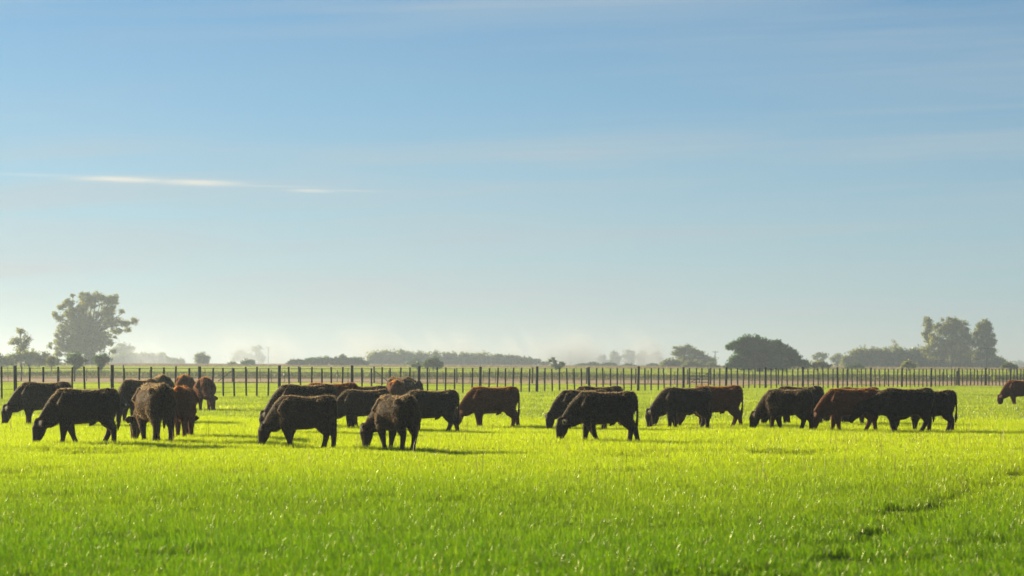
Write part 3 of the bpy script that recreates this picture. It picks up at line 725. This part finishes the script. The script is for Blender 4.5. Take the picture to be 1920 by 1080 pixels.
tree('tree','single round topped hazy tree standing alone left of centre','tree',760,[(378,667,10,7),(372,674,8,8),(386,673,8,8),(379,679,13,7)],379,L_OLIVE,.25,5,leaf=.38,dens=1.2)
tree('bush','tiny bush just left of the darker round bush','bush',700,dome(435,15,675,686,3),435,L_OLIVE,.08,3,leaf=.3)
tree('bush','low round dark bush left of the lone utility pole','bush',640,dome(465,26,670,686,4),465,L_DARK,.1,3,leaf=.3,dens=1.2)
tree('tree','ghostly tree in mist behind the low round bush','tree',1900,[(452,665,14,9),(446,672,12,8),(470,670,10,8)],455,L_OLIVE,.4,5,leaf=1.0)
tree('tree','taller ghostly tree in mist left of the lone utility pole','tree',1900,[(482,655,11,8),(484,666,9,9),(490,674,12,8)],484,L_OLIVE,.4,5,leaf=1.0)
GG='rounded trees of the dark grove left of centre'
for (cx,w,t,lab) in ((558,42,670,'leftmost low tree of the dark rounded grove'),(586,44,668,'second low tree from the left in the dark rounded grove'),(612,40,664,'pointed topped tree in the middle of the dark rounded grove'),(640,44,663,'tall rounded tree right of the middle of the dark grove'),(668,46,667,'rightmost rounded tree of the dark grove')):
    tree('tree',lab,'tree',660,dome(cx,w,t,686,6,seed=w),cx,L_DARK if cx>575 else L_GREEN,.2,5,GG,leaf=.36,dens=1.2)
tree('far_wood','long hazy wood stretching across the centre of the skyline','wood',880,row(690,1030,[658,655,656,655,658,660,662,660,662,661,660,662,660,664,663,665,667,669,672,678],687,5)+row(696,1000,[671]*18,687,4),860,L_OLIVE,leaf=.62,kind='stuff',dens=1.1)
tree('bush','grey green bush in front of the long wood, left of the round green bush','bush',720,dome(778,34,668,687,5),778,L_DARK,.12,4,leaf=.36,dens=1.2)
tree('bush','round bright green bush standing before the long wood','bush',430,dome(812,40,667,690,6),812,L_GREEN,.1,4,leaf=.24,dens=1.3)
tree('bush','small low bush at the left foot of the round green bush','bush',450,dome(782,20,677,690,4),782,L_GREEN,.08,3,leaf=.24,dens=1.2)
tree('tree','small bent tree with a tuft on top at the right end of the long wood','tree',450,[(1037,673,4,4),(1033,676,5,3),(1041,679,4,4),(1040,685,7,4),(1052,681,7,4),(1055,684,5,4),(1047,688,12,3)],1042,L_GREEN,.14,4,leaf=.22)
GL='low round bushes on the skyline right of centre'
for (cx,w,t,lab) in ((1092,34,680,'leftmost low bush in the row right of the dusty utility pole'),(1114,30,678,'tallest bush in the low row right of the dusty utility pole'),(1140,38,679,'rightmost joined bush of the low row'),(1178,30,681,'single low mound of bush between the row and the misty trees'),(1224,26,680,'low dark bush at the foot of the pale grove')):
    tree('bush',lab,'bush',760,dome(cx,w,t,689,5,seed=3),cx,L_DARK,.1,3,GL,leaf=.36,dens=1.2)
GP='ghostly trees in the dust right of centre'
for (cx,t,lab) in ((1130,664,'leftmost faint tree standing in the dust'),(1152,657,'second faint tree standing in the dust'),(1180,655,'tall faint tree in the middle of the dust'),(1205,656,'fourth faint tree standing in the dust'),(1228,657,'rightmost faint tree standing in the dust')):
    tree('tree',lab,'tree',1500,[(cx,t+6,9,6),(cx-4,t+14,9,8),(cx+5,t+16,9,8),(cx,t+25,12,9)],cx,L_OLIVE,.5,6,GP,leaf=.8)
tree('tree','umbrella shaped pale tree above the grove left of the big dome tree','tree',680,[(1272,654,12,6),(1286,652,13,6),(1300,658,13,8),(1280,662,15,7),(1312,664,12,8),(1322,671,12,9),(1332,678,12,9),(1296,672,16,10),(1280,676,16,9),(1310,680,18,8),(1268,664,9,7)],1300,L_OLIVE,.3,8,leaf=.36)
tree('bush','pale rounded bush on the left of the grove','bush',660,dome(1260,46,670,690,6),1260,L_OLIVE,.12,4,leaf=.34)
tree('bush','yellowish bush in front of the umbrella shaped tree','bush',600,dome(1300,44,674,691,6),1300,L_LIGHT,.1,4,leaf=.32)
tree('bush','dark bush at the foot of the utility pole beside the grove','bush',600,dome(1334,36,679,691,5),1334,L_OLIVE,.1,4,leaf=.32)
DOME=[(1412,638,20,9),(1394,640,16,8),(1376,647,13,7),(1366,652,8,5),(1390,652,16,11),(1412,655,24,16),(1432,648,18,12),(1443,660,22,16),(1455,643,12,6),(1464,646,6,4),(1466,660,18,14),(1482,662,12,9),(1490,672,14,11),
      (1390,672,20,14),(1420,676,26,14),(1450,678,26,13),(1478,681,22,11),(1505,682,14,9),(1376,680,14,10),(1366,686,8,6),(1384,684,16,8),(1405,686,20,7),(1435,687,24,6),(1465,687,20,6)]
tree('tree','big dark dome shaped tree with a leafy branch reaching out left','tree',440,DOME,1425,L_DARK,.5,12,leaf=.27,dens=1.35,clump=.36,fill=1.3)
tree('bush','light bush spreading right from the foot of the dome tree','bush',470,dome(1532,58,675,691,7),1532,L_LIGHT,.1,4,leaf=.26)
tree('tree','small faint open tree above the light bush right of the dome tree','tree',820,[(1538,664,10,5),(1530,670,8,6),(1545,668,8,6),(1538,676,9,6)],1538,L_OLIVE,.2,6,leaf=.4,dens=.8)
tree('tree','faint grey tree at the left end of the right hand wood','tree',880,[(1571,668,10,6),(1563,674,7,7),(1578,674,7,7),(1571,682,11,7)],1571,L_OLIVE,.25,5,leaf=.45)
tree('far_wood','dark mixed wood low under the tall trees on the right','wood',730,row(1580,1885,[663,653,648,646,647,650,648,647,650,648,648,650,652,650,652,655,654,658,664,672],692,8)+row(1590,1880,[668]*14,692,9),1730,L_OLIVE,leaf=.42,kind='stuff',dens=1.25)
tree('poplar_tree','slim upright poplar on the left of the tall trees in the right wood','tree',740,[(1737,598,6,8),(1744,606,9,9),(1748,614,8,8),(1738,612,8,10),(1741,624,9,9),(1734,628,6,7),(1729,626,3,4),(1738,636,7,7)],1742,L_EUC,.25,8,leaf=.34,dens=.75,clump=.36)
E2=[(1790,605,15,8),(1775,612,16,10),(1802,612,15,11),(1765,622,15,10),(1788,625,20,13),(1810,625,10,14),(1752,634,12,8),(1775,640,20,13),(1800,642,16,14),(1748,646,12,9),(1770,655,18,10),(1795,660,18,10),(1740,655,14,9),(1818,640,9,10),(1812,655,12,10),(1755,665,20,9),(1790,672,24,9)]
tree('eucalyptus_tree','broad pale eucalyptus in the middle of the right wood','tree',720,E2+sprays(1780,632,36,36,30,5,4,7),1785,L_EUC,.45,10,leaf=.36,dens=.95)
E3=[(1847,605,9,7),(1838,612,10,8),(1853,616,9,10),(1832,622,8,9),(1845,630,14,12),(1858,642,9,10),(1835,645,10,10),(1850,656,14,10),(1862,660,7,9),(1836,662,9,8),(1830,632,8,9),(1826,645,7,7),(1845,620,12,12),(1850,668,16,9),(1832,672,12,8)]
tree('eucalyptus_tree','dark narrow eucalyptus at the right end of the right wood','tree',720,E3+sprays(1847,638,20,38,22,6,4,7),1848,L_OLIVE,.4,10,leaf=.36,dens=1.05)
tree('tree','bare thin twigged tree sticking up from the right wood','tree',740,[(1675,640,5,5),(1680,648,6,6),(1671,652,5,6)],1677,L_LIGHT,.12,7,leaf=.3,dens=.25)
tree('bush','yellow green bush in front of the right wood','bush',480,dome(1704,30,674,691,5),1704,L_LIGHT,.1,4,leaf=.26,dens=1.1)
tree('bush','low green bush at the left foot of the right wood','bush',520,dome(1604,36,681,691,5),1604,L_GREEN,.08,3,leaf=.28)
tree('bush','round brownish bush standing alone at the right end of the skyline','bush',480,dome(1892,30,676,692,5),1892,L_OLIVE,.1,4,leaf=.26,dens=1.3)
tree('far_wood','distant blue hazy tree line at the right edge','wood',2000,row(1880,1960,[680,678,679,680],692,2),1915,L_OLIVE,leaf=1.2,kind='stuff')

# ------------------------------------------------------------------ drifting mist
def build_mist():
    D=1000.0
    o=MB().box(-150,72,985,1035,1.0,26).build('mist',None); tag(o,'wisps of ground mist rising above the skyline right of centre','mist',kind='stuff')
    m,N,L=mat_new('mist_air'); out=N.new('ShaderNodeOutputMaterial'); v=N.new('ShaderNodeVolumePrincipled')
    v.inputs['Color'].default_value=(.95,.97,1.0,1); v.inputs['Anisotropy'].default_value=.6
    def M(op,a,b=None,c=None):
        n=N.new('ShaderNodeMath'); n.operation=op
        for i,q in enumerate((a,b,c)):
            if q is None: continue
            if isinstance(q,(int,float)): n.inputs[i].default_value=q
            else: L.new(q,n.inputs[i])
        return n.outputs[0]
    def ss(q,a,b,lo=0.0,hi=1.0):
        n=N.new('ShaderNodeMapRange'); n.interpolation_type='SMOOTHSTEP'; L.new(q,n.inputs[0])
        for i,x in enumerate((a,b,lo,hi)): n.inputs[i+1].default_value=x
        return n.outputs[0]
    geo=N.new('ShaderNodeTexCoord'); sep=N.new('ShaderNodeSeparateXYZ'); L.new(geo.outputs['Object'],sep.inputs[0])
    x,y,z=sep.outputs
    sk=N.new('ShaderNodeCombineXYZ'); L.new(M('MULTIPLY_ADD',z,.45,x),sk.inputs[0]); L.new(y,sk.inputs[1]); L.new(M('MULTIPLY',z,.55),sk.inputs[2])
    n1=N.new('ShaderNodeTexNoise'); n1.inputs['Scale'].default_value=.065; n1.inputs['Detail'].default_value=4; n1.inputs['Roughness'].default_value=.55; n1.inputs['Distortion'].default_value=.6
    L.new(sk.outputs[0],n1.inputs['Vector'])
    d=ss(n1.outputs[0],.46,.66)
    env=M('MULTIPLY', M('MULTIPLY', ss(x,-150,-30,.16,1.0), ss(x,48,70,1.0,0.0)), ss(x,-150,-135))
    top=M('SUBTRACT', 1.0, ss(z,1.5,21.0)); top=M('MULTIPLY',top,top)
    ey=M('MULTIPLY', ss(y,985,998), ss(y,1022,1035,1.0,0.0))
    L.new(M('MULTIPLY', M('MULTIPLY',M('MULTIPLY',d,env),M('MULTIPLY',top,ey)), .095), v.inputs['Density'])
    L.new(v.outputs[0],out.inputs['Volume']); o.data.materials.append(m)
build_mist()

# ------------------------------------------------------------------ haze
def build_haze():
    mb=MB().box(-3000,3000,-60,9000,-1.2,32)
    o=mb.build('haze',None); o['kind']='stuff'; tag(o,'pale morning haze hanging over the whole field','haze')
    m,N,L=mat_new('haze_air'); out=N.new('ShaderNodeOutputMaterial'); v=N.new('ShaderNodeVolumePrincipled')
    v.inputs['Color'].default_value=(.62,.715,.83,1); v.inputs['Density'].default_value=.00048; v.inputs['Anisotropy'].default_value=.5
    L.new(v.outputs[0],out.inputs['Volume']); o.data.materials.append(m)
build_haze()
